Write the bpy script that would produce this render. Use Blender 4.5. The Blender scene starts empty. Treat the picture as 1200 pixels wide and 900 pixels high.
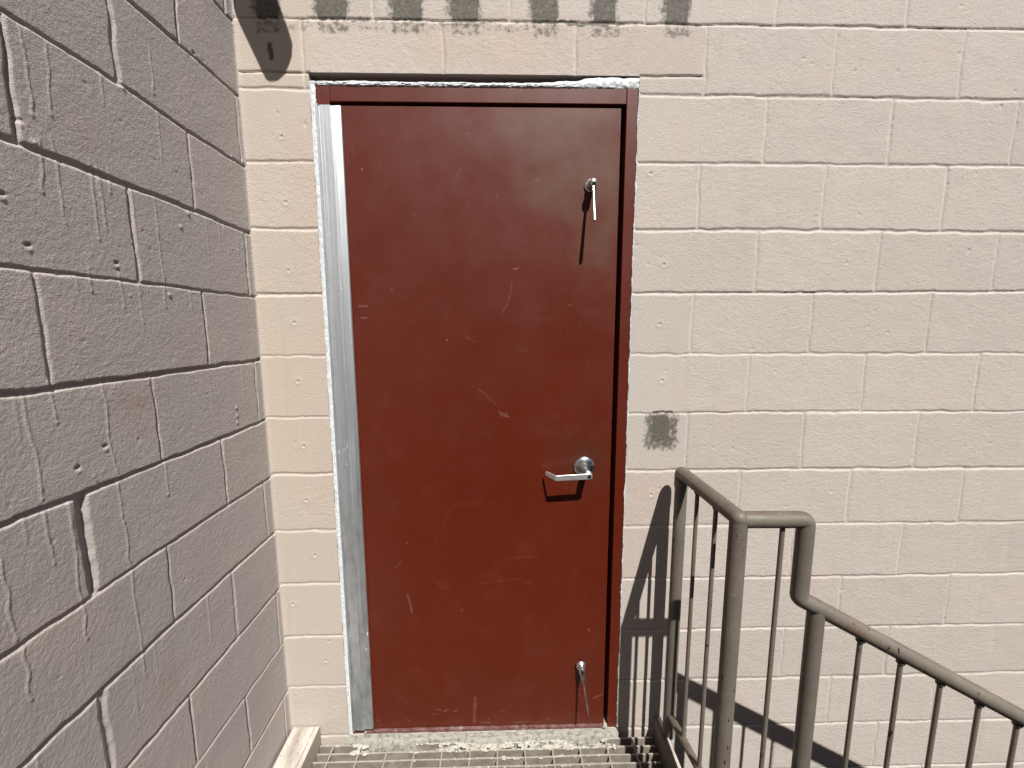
import bpy, bmesh, math, random
import numpy as np
from mathutils import Vector, Matrix
random.seed(7)
scene = bpy.context.scene
COL = scene.collection
H = 0.2032                      # one block course
XL = -1.434                     # plane of the left wall (back wall is y = 0)
HB= {-1: [(-0.602, 0.1997), (0.453, 0.1995), (0.86, 0.1976)], 0: [(-1.331, 0.0052), (0.475, -0.0026), (0.89, -0.0049)], 1: [(-1.334, -0.2033), (0.218, -0.201), (0.92, -0.203)], 2: [(-1.342, -0.4053), (0.234, -0.4046), (0.951, -0.4093)], 3: [(-1.338, -0.6103), (0.341, -0.6057), (1.014, -0.6032)], 4: [(-1.338, -0.8096), (0.359, -0.8092), (1.105, -0.8107)], 5: [(-1.339, -1.0168), (0.493, -1.0106), (1.137, -1.0153)], 6: [(-1.338, -1.2163), (0.161, -1.2167), (1.169, -1.2197)], 7: [(-1.338, -1.4211), (0.654, -1.4219), (1.202, -1.4244)], 8: [(-1.336, -1.6216), (0.675, -1.6267), (1.234, -1.6259)], 9: [(-1.335, -1.8275), (0.758, -1.8316), (1.29, -1.8325)], 10: [(-1.332, -2.0291), (0.782, -2.0377), (1.314, -2.0347)], 11: [(0.611, -2.238), (1.297, -2.2398)]}
VB= {(-2, -5): -1.0215, (-2, -3): -0.6094, (-2, -1): -0.194, (-2, 1): 0.2094, (-2, 3): 0.6181, (-1, -4): -0.8122, (-1, -2): -0.4057, (-1, 0): -0.0007, (-1, 2): 0.4041, (-1, 4): 0.8136, (0, 1): 0.2015, (0, 3): 0.608, (0, 5): 1.0149, (1, 0): -0.0019, (1, 2): 0.4097, (1, 4): 0.8119, (2, 1): 0.2044, (2, 3): 0.6129, (2, 5): 1.0137, (3, 0): -0.0007, (3, 2): 0.4062, (3, 4): 0.8109, (4, 1): 0.2033, (4, 3): 0.609, (4, 5): 1.0101, (5, 0): 0.0031, (5, 2): 0.4142, (5, 4): 0.821, (6, 1): 0.2009, (6, 3): 0.6, (6, 5): 1.0139, (7, 4): 0.8141, (7, 6): 1.2183, (8, 3): 0.6083, (8, 5): 1.0167, (9, 6): 1.2211}
HL= {0: [(-0.385, -0.0222), (-0.02, -0.0205)], 1: [(-0.643, -0.2168), (-0.426, -0.2121), (-0.247, -0.2229), (-0.036, -0.2224)], 2: [(-0.67, -0.4167), (-0.245, -0.4164), (-0.022, -0.4208)], 3: [(-0.699, -0.622), (-0.448, -0.6208), (-0.016, -0.6182)], 4: [(-0.727, -0.8254), (-0.497, -0.824), (-0.012, -0.8224)], 5: [(-0.755, -1.0303), (-0.546, -1.0308), (-0.025, -1.0251)], 6: [(-0.784, -1.2385), (-0.522, -1.231), (-0.017, -1.2265)], 7: [(-0.783, -1.4367), (-0.45, -1.4249), (-0.021, -1.4271)], 8: [(-0.611, -1.6418), (-0.005, -1.6375)], 9: [(-0.446, -1.84), (-0.0, -1.8484)], 10: [(-0.271, -2.0488), (0.009, -2.0435)]}
VL= {(-1, 1): [-0.2413], (0, 0): [-0.0211], (0, 1): [-0.2382], (0, 2): [-0.4352, -0.4327], (1, 0): [-0.0317], (1, 1): [-0.2418, -0.245], (1, 3): [-0.6435, -0.6464], (2, 0): [-0.0333, -0.0337], (2, 2): [-0.4403, -0.4399], (3, 1): [-0.2502, -0.2419], (3, 3): [-0.6509, -0.6511], (4, 0): [-0.04, -0.0379], (4, 2): [-0.4386, -0.4344], (5, 1): [-0.2221, -0.2301], (5, 3): [-0.6258, -0.6294], (6, 0): [-0.0437, -0.044], (6, 2): [-0.453, -0.4487], (7, 1): [-0.2421, -0.2343], (7, 3): [-0.644, -0.6416], (8, 0): [-0.0284, -0.0185], (8, 2): [-0.437, -0.4315], (9, 1): [-0.2309, -0.2263]}
DR= [[(-0.616, -0.231), (-0.617, -0.36)], [(-0.575, -0.229), (-0.585, -0.345)], [(-0.612, -0.399), (-0.617, -0.484)], [(-0.588, -0.392), (-0.586, -0.475), (-0.584, -0.528)], [(-0.524, -0.401), (-0.526, -0.456), (-0.523, -0.544)], [(-0.51, -0.404), (-0.509, -0.459)], [(-0.485, -0.403), (-0.485, -0.444)], [(-0.373, -0.428), (-0.371, -0.606), (-0.373, -0.669)], [(-0.486, -0.614), (-0.487, -0.675)], [(-0.553, -0.609), (-0.553, -0.647)], [(-0.695, -0.829), (-0.693, -0.935), (-0.692, -1.012)], [(-0.555, -0.824), (-0.556, -0.939), (-0.547, -1.025)], [(-0.692, -1.036), (-0.689, -1.132)], [(-0.649, -1.035), (-0.653, -1.153), (-0.653, -1.307)], [(-0.548, -1.034), (-0.548, -1.216), (-0.545, -1.443), (-0.545, -1.488)], [(-0.429, -1.035), (-0.43, -1.112)], [(-0.762, -1.085), (-0.76, -1.225)], [(-0.752, -1.245), (-0.754, -1.339)], [(-0.652, -0.816), (-0.65, -0.886)], [(-0.338, -0.094), (-0.342, -0.185)]]

MARKS = [([(-1.075, -0.22), (-1.076, -0.225)], 2, 0.7), ([(-0.998, -0.595), (-0.997, -0.596)], 2.5, 0.5), ([(-1.108, -0.647), (-1.08, -0.648)], 2.5, 0.45), ([(-1.102, -0.685), (-1.078, -0.687)], 2.5, 0.4), ([(-0.596, -0.528), (-0.584, -0.526)], 3, 0.6), ([(-0.604, -0.572), (-0.608, -0.607), (-0.62, -0.642), (-0.638, -0.671)], 1.2, 0.35), ([(-0.821, -0.759), (-0.821, -0.761)], 2.5, 1), ([(-0.719, -0.925), (-0.689, -0.95), (-0.658, -0.979)], 1.2, 0.35), ([(-0.648, -1.004), (-0.634, -1.019), (-0.615, -1.023)], 2.5, 0.45), ([(-0.646, -1.019), (-0.619, -1.009)], 1.5, 0.45), ([(-0.532, -0.253), (-0.515, -0.25)], 2, 0.4), ([(-0.653, -0.303), (-0.652, -0.304)], 2, 0.6), ([(-0.416, -0.645), (-0.404, -0.645)], 1.5, 0.4), ([(-0.785, -0.253), (-0.761, -0.209)], 1, 0.3), ([(-1.103, -0.142), (-1.101, -0.174)], 3, 0.15), ([(-0.748, -0.113), (-0.74, -0.115)], 2, 0.3), ([(-0.584, -0.791), (-0.548, -0.797)], 1.5, 0.2), ([(-0.759, -0.748), (-0.729, -0.766)], 2, 0.2), ([(-0.919, -0.357), (-0.917, -0.359)], 4, 0.2), ([(-1.002, -0.272), (-1.0, -0.272)], 2, 0.4), ([(-0.985, -1.678), (-0.977, -1.707), (-0.971, -1.745)], 4, 0.3), ([(-1.024, -1.573), (-1.004, -1.552)], 3, 0.2), ([(-0.747, -2.101), (-0.749, -2.155), (-0.751, -2.205)], 6, 0.25), ([(-0.747, -2.104), (-0.746, -2.139)], 6, 0.2), ([(-0.982, -1.477), (-0.978, -1.479)], 3, 0.4), ([(-0.572, -1.497), (-0.52, -1.499)], 1.5, 0.15), ([(-0.597, -1.538), (-0.513, -1.538)], 1.5, 0.2), ([(-0.735, -1.64), (-0.571, -1.622)], 2, 0.12), ([(-0.558, -1.63), (-0.532, -1.63)], 1.5, 0.2), ([(-0.558, -1.639), (-0.532, -1.64)], 1.5, 0.2), ([(-0.558, -1.765), (-0.529, -1.765)], 1.5, 0.2), ([(-0.558, -1.776), (-0.529, -1.777)], 1.5, 0.2), ([(-0.558, -1.788), (-0.529, -1.789)], 1.5, 0.2), ([(-0.558, -1.811), (-0.529, -1.812)], 1.5, 0.2), ([(-0.558, -1.852), (-0.529, -1.853)], 1.5, 0.2), ([(-0.558, -1.867), (-0.529, -1.867)], 1.5, 0.2), ([(-0.558, -1.896), (-0.528, -1.897)], 1.5, 0.2), ([(-0.558, -1.918), (-0.528, -1.919)], 1.5, 0.2), ([(-0.324, -1.828), (-0.32, -1.834)], 2.5, 0.5), ([(-0.864, -2.156), (-0.848, -2.15)], 2.5, 0.45), ([(-0.828, -2.157), (-0.814, -2.151)], 2.5, 0.45), ([(-0.895, -2.146), (-0.878, -2.15)], 3, 0.3), ([(-0.912, -2.167), (-0.896, -2.167)], 2, 0.3), ([(-0.789, -1.739), (-0.788, -1.746)], 3, 0.3), ([(-0.878, -1.631), (-0.852, -1.659)], 3, 0.12), ([(-0.722, -2.206), (-0.688, -2.21)], 3, 0.4), ([(-0.599, -2.21), (-0.544, -2.208)], 3, 0.25), ([(-0.297, -2.113), (-0.263, -2.098)], 3, 0.3), ([(-0.488, -2.224), (-0.378, -2.225)], 2, 0.25), ([(-0.475, -2.193), (-0.468, -2.201)], 2, 0.25), ([(-1.116, -2.186), (-1.11, -2.189)], 3, 0.35), ([(-0.38, -2.08), (-0.378, -2.083)], 2.5, 0.3), ([(-0.353, -2.096), (-0.351, -2.099)], 2, 0.3), ([(-1.075, -1.87), (-0.866, -1.933)], 1.5, 0.08), ([(-0.64, -1.01), (-0.619, -1.02)], 2, 0.4)]
HAZE = [(-0.651, -0.023), (-0.641, -0.16), (-0.572, -0.312), (-0.455, -0.4), (-0.359, -0.491), (-0.298, -0.537), (-0.263, -0.531), (-0.251, -0.344), (-0.261, -0.019)]

# ------------------------------------------------------------------ helpers
def tag(o, label=None, cat=None, group=None, kind=None):
    if label: o['label'] = label
    if cat: o['category'] = cat
    if group: o['group'] = group
    if kind: o['kind'] = kind
    return o

def empty(name, loc=(0, 0, 0)):
    o = bpy.data.objects.new(name, None); COL.objects.link(o); o.location = loc
    o.empty_display_size = .1
    return o

def link(name, me, mat, parent=None, smooth=False):
    o = bpy.data.objects.new(name, me); COL.objects.link(o)
    if mat: me.materials.append(mat)
    if parent:
        o.parent = parent
        o.matrix_parent_inverse = Matrix.Translation(parent.location).inverted()
    if smooth:
        me.polygons.foreach_set('use_smooth', [True] * len(me.polygons))
    return o

def from_bm(name, bm, mat, parent=None, smooth=False, bevel=0, seg=2):
    bmesh.ops.recalc_face_normals(bm, faces=bm.faces)
    me = bpy.data.meshes.new(name); bm.to_mesh(me); bm.free()
    o = link(name, me, mat, parent, smooth)
    if smooth:
        try: me.set_sharp_from_angle(angle=math.radians(38))
        except Exception: pass
    if bevel:
        m = o.modifiers.new('bevel', 'BEVEL'); m.width = bevel; m.segments = seg; m.limit_method = 'ANGLE'
    return o

def box(bm, x0, x1, y0, y1, z0, z1):
    v = [bm.verts.new(p) for p in ((x0,y0,z0),(x1,y0,z0),(x1,y1,z0),(x0,y1,z0),(x0,y0,z1),(x1,y0,z1),(x1,y1,z1),(x0,y1,z1))]
    for f in ((0,3,2,1),(4,5,6,7),(0,1,5,4),(1,2,6,5),(2,3,7,6),(3,0,4,7)):
        bm.faces.new([v[i] for i in f])

def fillet(pts, rad, n=7):
    pts = [Vector(p) for p in pts]; out = [pts[0]]
    for i in range(1, len(pts) - 1):
        a, b, c = pts[i-1], pts[i], pts[i+1]
        u = (a - b).normalized(); w = (c - b).normalized()
        ang = u.angle(w)
        if ang > math.radians(176): out.append(b); continue
        d = min(rad / math.tan(ang / 2), (a - b).length * .45, (c - b).length * .45)
        p0 = b + u * d; p1 = b + w * d
        for k in range(n + 1):
            t = k / n
            out.append(p0 * (1-t)**2 + b * 2*t*(1-t) + p1 * t*t)
    out.append(pts[-1]); return out

def tube(bm, pts, r, n=20, caps=True, radii=None):
    pts = [Vector(p) for p in pts]
    T = []
    for i in range(len(pts)):
        a = pts[max(i-1, 0)]; b = pts[min(i+1, len(pts)-1)]
        T.append((b - a).normalized())
    ref = Vector((0, 0, 1)) if abs(T[0].z) < .9 else Vector((0, 1, 0))
    nrm = (ref - T[0] * ref.dot(T[0])).normalized()
    rings = []
    for i, p in enumerate(pts):
        nrm = (nrm - T[i] * nrm.dot(T[i])).normalized(); bi = T[i].cross(nrm)
        rr = radii[i] if radii else r
        rings.append([bm.verts.new(p + (nrm * math.cos(2*math.pi*k/n) + bi * math.sin(2*math.pi*k/n)) * rr) for k in range(n)])
    for i in range(len(rings) - 1):
        for k in range(n):
            bm.faces.new((rings[i][k], rings[i][(k+1) % n], rings[i+1][(k+1) % n], rings[i+1][k]))
    if caps:
        bm.faces.new(list(reversed(rings[0]))); bm.faces.new(rings[-1])

def lathe(bm, prof, origin, axis, n=40):
    """prof: list of (radius, distance along axis)"""
    axis = Vector(axis).normalized(); origin = Vector(origin)
    ref = Vector((0, 0, 1)) if abs(axis.z) < .9 else Vector((1, 0, 0))
    u = (ref - axis * ref.dot(axis)).normalized(); v = axis.cross(u)
    rings = []
    for r, h in prof:
        c = origin + axis * h
        if r < 1e-6: rings.append([bm.verts.new(c)])
        else: rings.append([bm.verts.new(c + (u * math.cos(2*math.pi*k/n) + v * math.sin(2*math.pi*k/n)) * r) for k in range(n)])
    for a, b in zip(rings, rings[1:]):
        for k in range(n):
            k2 = (k+1) % n
            if len(a) == 1 and len(b) > 1: bm.faces.new((a[0], b[k2], b[k]))
            elif len(b) == 1 and len(a) > 1: bm.faces.new((a[k], a[k2], b[0]))
            elif len(a) > 1: bm.faces.new((a[k], a[k2], b[k2], b[k]))

def prism(bm, prof, z0, z1):
    """closed (x, y) outline run from z0 to z1"""
    a = [bm.verts.new((x, y, z0)) for x, y in prof]; b = [bm.verts.new((x, y, z1)) for x, y in prof]
    n = len(prof)
    for i in range(n): bm.faces.new((a[i], a[(i+1) % n], b[(i+1) % n], b[i]))
    bm.faces.new(a); bm.faces.new(list(reversed(b)))

# separable value noise for height fields
def vnoise(U, V, sx, sy=None, seed=0):
    sy = sy or sx
    u = U / sx; v = V / sy
    iu = np.floor(u).astype(int); iv = np.floor(v).astype(int)
    iu0, iv0 = iu.min(), iv.min()
    G = np.random.RandomState(seed).rand(iu.max() - iu0 + 3, iv.max() - iv0 + 3).astype(np.float32)
    fu = u - iu; fv = v - iv
    fu = fu*fu*(3-2*fu); fv = fv*fv*(3-2*fv)
    a = iu - iu0; b = iv - iv0
    Ga = G[a]*(1-fu)[:, None] + G[a+1]*fu[:, None]
    return Ga[:, b]*(1-fv)[None, :] + Ga[:, b+1]*fv[None, :]          # (len U, len V) in 0..1

def val2(x, y, seed=0):
    '''value noise at one point, on a lattice that does not move'''
    def h(i, j):
        v = math.sin(i*127.1 + j*311.7 + seed*74.7) * 43758.5453
        return v - math.floor(v)
    i, j = math.floor(x), math.floor(y); a = x-i; b = y-j
    a = a*a*(3-2*a); b = b*b*(3-2*b)
    return (h(i, j)*(1-a)+h(i+1, j)*a)*(1-b) + (h(i, j+1)*(1-a)+h(i+1, j+1)*a)*b

def smooth01(t): t = np.clip(t, 0, 1); return t*t*(3-2*t)
def groove(t): t = np.clip(np.abs(t), 0, 1); return 1 - smooth01((t - .25) / .75)

def grid_mesh(name, P, keep, mat, attrs=None, extra=None, flip=False):
    nr, nc = P.shape[:2]
    co = P.reshape(-1, 3).astype(np.float32)
    idx = np.arange(nr * nc).reshape(nr, nc)
    q = np.stack([idx[:-1, :-1], idx[:-1, 1:], idx[1:, 1:], idx[1:, :-1]], -1)
    if flip: q = q[..., ::-1]
    q = q[keep].reshape(-1, 4)
    if extra is not None:
        ev, ef = extra
        q = np.concatenate([q, ef + len(co)]) if len(ef) else q
        co = np.concatenate([co, ev.astype(np.float32)])
    me = bpy.data.meshes.new(name)
    me.vertices.add(len(co)); me.vertices.foreach_set('co', co.ravel())
    me.loops.add(len(q) * 4); me.loops.foreach_set('vertex_index', q.ravel().astype(np.int32))
    me.polygons.add(len(q)); me.polygons.foreach_set('loop_start', np.arange(0, len(q)*4, 4, dtype=np.int32))
    me.update(calc_edges=True)
    me.polygons.foreach_set('use_smooth', np.ones(len(q), dtype=bool))
    for k, a in (attrs or {}).items():
        at = me.attributes.new(k, 'FLOAT', 'POINT')
        full = np.zeros(len(co), np.float32); full[:nr*nc] = a.ravel(); at.data.foreach_set('value', full)
    me.validate()
    return me

# ------------------------------------------------------------------ node helpers
class N:
    def __init__(s, name):
        s.m = bpy.data.materials.new(name); s.m.use_nodes = True
        s.t = s.m.node_tree; s.t.nodes.clear()
        s.out = s.t.nodes.new('ShaderNodeOutputMaterial'); s.b = s.t.nodes.new('ShaderNodeBsdfPrincipled')
        s.t.links.new(s.b.outputs[0], s.out.inputs[0])
        s.tc = s.t.nodes.new('ShaderNodeTexCoord')
    def put(s, sock, v):
        if isinstance(v, bpy.types.NodeSocket): s.t.links.new(v, sock)
        elif isinstance(v, (tuple, list)) and len(v) == 3 and sock.type == 'RGBA': sock.default_value = (*v, 1)
        else: sock.default_value = v
    def set(s, **k):
        for a, v in k.items(): s.put(s.b.inputs[a.replace('_', ' ')], v)
        return s
    def co(s, scale=(1, 1, 1), rot=(0, 0, 0)):
        m = s.t.nodes.new('ShaderNodeMapping'); s.t.links.new(s.tc.outputs['Object'], m.inputs[0])
        m.inputs['Scale'].default_value = scale; m.inputs['Rotation'].default_value = rot
        return m.outputs[0]
    def noise(s, scale, detail=4, rough=.55, vec=None, dist=0, out='Fac'):
        n = s.t.nodes.new('ShaderNodeTexNoise'); s.t.links.new(vec if vec is not None else s.tc.outputs['Object'], n.inputs['Vector'])
        n.inputs['Scale'].default_value = scale; n.inputs['Detail'].default_value = detail
        n.inputs['Roughness'].default_value = rough; n.inputs['Distortion'].default_value = dist
        return n.outputs[out]
    def voro(s, scale, vec=None, feat='F1'):
        n = s.t.nodes.new('ShaderNodeTexVoronoi'); n.feature = feat
        s.t.links.new(vec if vec is not None else s.tc.outputs['Object'], n.inputs['Vector'])
        n.inputs['Scale'].default_value = scale
        return n.outputs['Distance']
    def ramp(s, f, a, b, ca=0.0, cb=1.0):
        n = s.t.nodes.new('ShaderNodeMapRange'); n.interpolation_type = 'SMOOTHSTEP'
        s.put(n.inputs['Value'], f); n.inputs['From Min'].default_value = a; n.inputs['From Max'].default_value = b
        n.inputs['To Min'].default_value = ca; n.inputs['To Max'].default_value = cb
        return n.outputs[0]
    def math(s, op, a, b=0.0):
        n = s.t.nodes.new('ShaderNodeMath'); n.operation = op; s.put(n.inputs[0], a); s.put(n.inputs[1], b); return n.outputs[0]
    def mix(s, f, a, b):
        n = s.t.nodes.new('ShaderNodeMix'); n.data_type = 'RGBA'; s.put(n.inputs['Factor'], f)
        s.put(n.inputs['A'] if False else n.inputs[6], a); s.put(n.inputs[7], b); return n.outputs[2]
    def attr(s, name):
        n = s.t.nodes.new('ShaderNodeAttribute'); n.attribute_name = name; return n.outputs['Fac']
    def sep(s):
        n = s.t.nodes.new('ShaderNodeSeparateXYZ'); s.t.links.new(s.tc.outputs['Object'], n.inputs[0]); return n.outputs
    def geo_nz(s):
        g = s.t.nodes.new('ShaderNodeNewGeometry'); n = s.t.nodes.new('ShaderNodeSeparateXYZ')
        s.t.links.new(g.outputs['Normal'], n.inputs[0]); return n.outputs[2]
    def bump(s, h, dist, strength=1.0, prev=None):
        n = s.t.nodes.new('ShaderNodeBump'); s.put(n.inputs['Height'], h); n.inputs['Distance'].default_value = dist
        n.inputs['Strength'].default_value = strength
        if prev is not None: s.t.links.new(prev, n.inputs['Normal'])
        s.t.links.new(n.outputs[0], s.b.inputs['Normal']); return n.outputs[0]

# ------------------------------------------------------------------ materials
def block_paint(name, ca, cb):
    n = N(name)
    base = n.mix(n.noise(2.2, 3), ca, cb)
    base = n.mix(n.math('MULTIPLY', n.ramp(n.noise(4.5, 3), .5, .7), .4), base, (.440, .368, .330))
    hsv = n.t.nodes.new('ShaderNodeHueSaturation'); n.put(hsv.inputs['Color'], base); n.put(hsv.inputs['Value'], n.math('ADD', 1.0, n.attr('tone'))); base = hsv.outputs[0]
    base = n.mix(n.attr('warm'), base, (.435, .365, .297))
    base = n.mix(n.attr('pink'), base, (.42, .335, .29))
    # worn specks and small dark pinholes in the paint
    pin = n.ramp(n.voro(38), .045, .02)
    pin = n.math('MULTIPLY', pin, n.ramp(n.noise(9, 2), .5, .66))
    base = n.mix(n.math('MULTIPLY', pin, .75), base, (.16, .14, .12))
    streak = n.noise(1, 4, vec=n.co((38, 38, 1.6)))
    base = n.mix(n.math('MULTIPLY', n.ramp(streak, .52, .75), .10), base, (.25, .22, .19))
    base = n.mix(n.math('MULTIPLY', n.attr('lit_lip'), .55), base, (.52, .48, .435))  # sun on the joint lips, painted as paler colour
    # grime in the joints
    base = n.mix(n.math('MULTIPLY', n.attr('dirt'), n.ramp(n.noise(22, 4), .45, .75)), base, (.13, .115, .10))
    # algae / bare patches
    st = n.attr('stain')
    f = n.math('ADD', st, n.math('MULTIPLY', n.math('SUBTRACT', n.noise(60, 6, .75), .5), 1.5))
    f = n.math('MULTIPLY', n.ramp(f, .28, .62), n.ramp(st, .02, .2))
    scol = n.mix(n.ramp(n.noise(120, 4, .7), .35, .7), (.045, .040, .032), (.125, .112, .092))
    base = n.mix(n.math('MULTIPLY', f, .93), base, scol)
    rs = n.math('MULTIPLY', n.attr('rust'), n.ramp(n.noise(30, 4), .3, .7))
    base = n.mix(n.math('MULTIPLY', rs, .55), base, (.30, .17, .12))
    n.set(Base_Color=base, Roughness=n.ramp(n.noise(40), .3, .7, .62, .82), Specular_IOR_Level=.35)
    b1 = n.bump(n.noise(520, 3, .65), .0013, 1.0)
    b2 = n.bump(n.noise(210, 3, .6, dist=.5), .0018, .8, b1)
    return n.m

def red_paint(name, attrs):
    n = N(name)
    c = n.mix(n.noise(3.5, 4), (.070, .0068, .0008), (.085, .0098, .0016))
    if attrs:
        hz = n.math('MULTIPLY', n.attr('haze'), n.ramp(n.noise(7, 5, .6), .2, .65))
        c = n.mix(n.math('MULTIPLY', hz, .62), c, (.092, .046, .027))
        c = n.mix(n.math('MULTIPLY', n.attr('grime'), .6), c, (.040, .020, .011))
        sm = n.math('MULTIPLY', n.ramp(n.noise(5, 6, .7, dist=1.2), .5, .8), .16)
        c = n.mix(sm, c, (.14, .055, .038))
    z = n.sep()[2]
    dots = n.math('MULTIPLY', n.ramp(n.voro(26), .055, .03), n.ramp(n.noise(4.2, 2), .52, .62))
    c = n.mix(n.math('MULTIPLY', dots, .4), c, (.36, .20, .16))
    scr = n.noise(1, 3, .5, vec=n.co((210, 210, 9), (0, .12, 0)))
    scr = n.math('MULTIPLY', n.ramp(scr, .74, .80), n.ramp(n.noise(3), .5, .7))
    c = n.mix(n.math('MULTIPLY', scr, .22), c, (.38, .22, .18))
    low = n.math('MULTIPLY', n.ramp(z, -1.95, -2.24), n.ramp(n.noise(60, 5, .75), .60, .75))
    c = n.mix(n.math('MULTIPLY', low, .30), c, (.36, .22, .18))
    if attrs: c = n.mix(n.attr('mark'), c, (.48, .30, .25))
    rgh = n.ramp(n.noise(6, 5, .65), .3, .7, .39, .47)
    n.set(Base_Color=c, Roughness=rgh, Specular_IOR_Level=.54)
    b1 = n.bump(n.noise(420, 2), .0002, .35)
    n.bump(n.noise(26, 3, .5, vec=n.co((1, 1, .35))), .0009, .35, b1)
    return n.m

def rail_paint():
    n = N('rail_paint')
    c = n.mix(n.noise(11, 5, .65), (.096, .082, .067), (.128, .111, .092))
    c = n.mix(n.math('MULTIPLY', n.ramp(n.noise(3.1, 4), .45, .7), .7), c, (.15, .132, .110))
    sp = n.math('MULTIPLY', n.ramp(n.noise(60, 6, .8), .57, .68), .6)
    c = n.mix(sp, c, (.20, .18, .155))
    rust = n.math('MULTIPLY', n.ramp(n.noise(16, 6, .75), .52, .68), n.ramp(n.noise(2.6, 2), .50, .64))
    c = n.mix(n.math('MULTIPLY', rust, .5), c, (.14, .062, .032))
    chip = n.math('MULTIPLY', n.ramp(n.noise(34, 3, .6, vec=n.co((1.8, 1.8, .7))), .655, .67), n.ramp(n.noise(5.5, 1), .44, .5))
    c = n.mix(chip, c, (.022, .016, .013))
    up = n.math('MULTIPLY', n.ramp(n.geo_nz(), .55, .9), n.ramp(n.noise(8, 5, .7), .35, .6, .10, .70))
    c = n.mix(up, c, (.075, .050, .038))
    n.set(Base_Color=c, Roughness=n.ramp(n.noise(30, 4), .3, .7, .46, .66), Specular_IOR_Level=.45)
    b1 = n.bump(n.noise(260, 3), .0004, .5)
    n.bump(n.math('SUBTRACT', n.noise(45, 4), n.math('MULTIPLY', chip, .6)), .0009, .5, b1)
    return n.m

def metal(name, col, rough, rv=.1, brushed=None, aniso=0):
    n = N(name)
    v = n.co(brushed) if brushed else None
    f = n.noise(1 if brushed else 60, 5, .7, vec=v)
    c = n.mix(n.ramp(f, .35, .7), tuple(x*.86 for x in col), col)
    n.set(Base_Color=c, Metallic=1.0, Roughness=n.ramp(f, .3, .7, rough - rv, rough + rv))
    if aniso: n.set(Anisotropic=aniso)
    n.bump(f, .0002, .25)
    return n

def aluminium():
    n = metal('mill_aluminium', (.75, .79, .82), .46, .06, (420, 420, 2.2))
    # grey blotches growing towards the foot, scattered pale paint splashes
    z = n.sep()[2]
    base = n.b.inputs['Base Color'].links[0].from_socket
    g = n.math('MULTIPLY', n.ramp(n.noise(1, 5, .7, vec=n.co((34, 34, 12))), .42, .7), n.ramp(z, -.7, -1.9, .15, .75))
    base = n.mix(g, base, (.42, .44, .43))
    w = n.math('MULTIPLY', n.ramp(n.noise(1, 5, .7, vec=n.co((120, 120, 34))), .64, .68), n.ramp(n.noise(4.5, 2), .5, .6))
    base = n.mix(w, base, (.8, .8, .77))
    n.put(n.b.inputs['Base Color'], base)
    n.put(n.b.inputs['Metallic'], n.math('SUBTRACT', .93, n.math('MULTIPLY', w, .9)))
    return n.m

def caulk_mat():
    n = N('white_caulk')
    c = n.mix(n.ramp(n.noise(90, 5, .7), .35, .7), (.46, .49, .51), (.66, .675, .68))
    c = n.mix(n.math('MULTIPLY', n.ramp(n.noise(1, 4, .7, vec=n.co((160, 160, 60))), .60, .66), .75), c, (.23, .26, .28))
    n.set(Base_Color=c, Roughness=.5)
    b1 = n.bump(n.noise(210, 4, .65), .0016, .8)
    return n.m

def galv():
    n = N('weathered_grating_paint')
    c = n.mix(n.ramp(n.noise(26, 6, .7), .35, .7), (.155, .135, .108), (.23, .205, .17))
    c = n.mix(n.math('MULTIPLY', n.ramp(n.noise(9, 5, .7), .55, .72), .5), c, (.32, .30, .27))
    up = n.ramp(n.geo_nz(), .6, .9)
    c = n.mix(n.math('MULTIPLY', up, n.ramp(n.noise(34, 4, .7), .36, .6, .35, .95)), c, (.27, .25, .21))
    c = n.mix(n.math('MULTIPLY', n.ramp(n.noise(18, 5, .7), .62, .70), .6), c, (.10, .07, .05))
    n.set(Base_Color=c, Roughness=.68)
    n.bump(n.noise(180, 4, .7), .0009, .7)
    return n.m

def cream():
    n = N('peeling_cream_paint')
    c = n.mix(n.ramp(n.noise(12, 6, .7, vec=n.co((1, .22, 1))), .36, .62), (.24, .21, .175), (.45, .43, .38))
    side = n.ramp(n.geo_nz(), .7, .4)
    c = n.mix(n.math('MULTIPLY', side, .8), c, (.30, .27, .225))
    c = n.mix(n.math('MULTIPLY', n.ramp(n.noise(40, 6, .75), .57, .66), .7), c, (.20, .15, .11))
    n.set(Base_Color=c, Roughness=.6)
    n.bump(n.noise(90, 5, .7), .0015, .6)
    return n.m

def chips(name, a, b, c3, s=70, lo=.4, hi=.5):
    n = N(name)
    c = n.mix(n.ramp(n.noise(s, 5, .75), lo, hi), a, b)
    c = n.mix(n.math('MULTIPLY', n.ramp(n.noise(s*.45, 5, .8), .56, .64), .8), c, c3)
    n.set(Base_Color=c, Roughness=.75)
    n.bump(n.noise(s*2.2, 5, .7), .002, .8)
    return n.m

def plain(name, col, rough=.8, s=30, var=.25, b=.001):
    n = N(name)
    c = n.mix(n.noise(s, 5, .65), tuple(x*(1-var) for x in col), tuple(min(1, x*(1+var)) for x in col))
    n.set(Base_Color=c, Roughness=rough); n.bump(n.noise(s*5, 4), b, .6)
    return n.m

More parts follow.
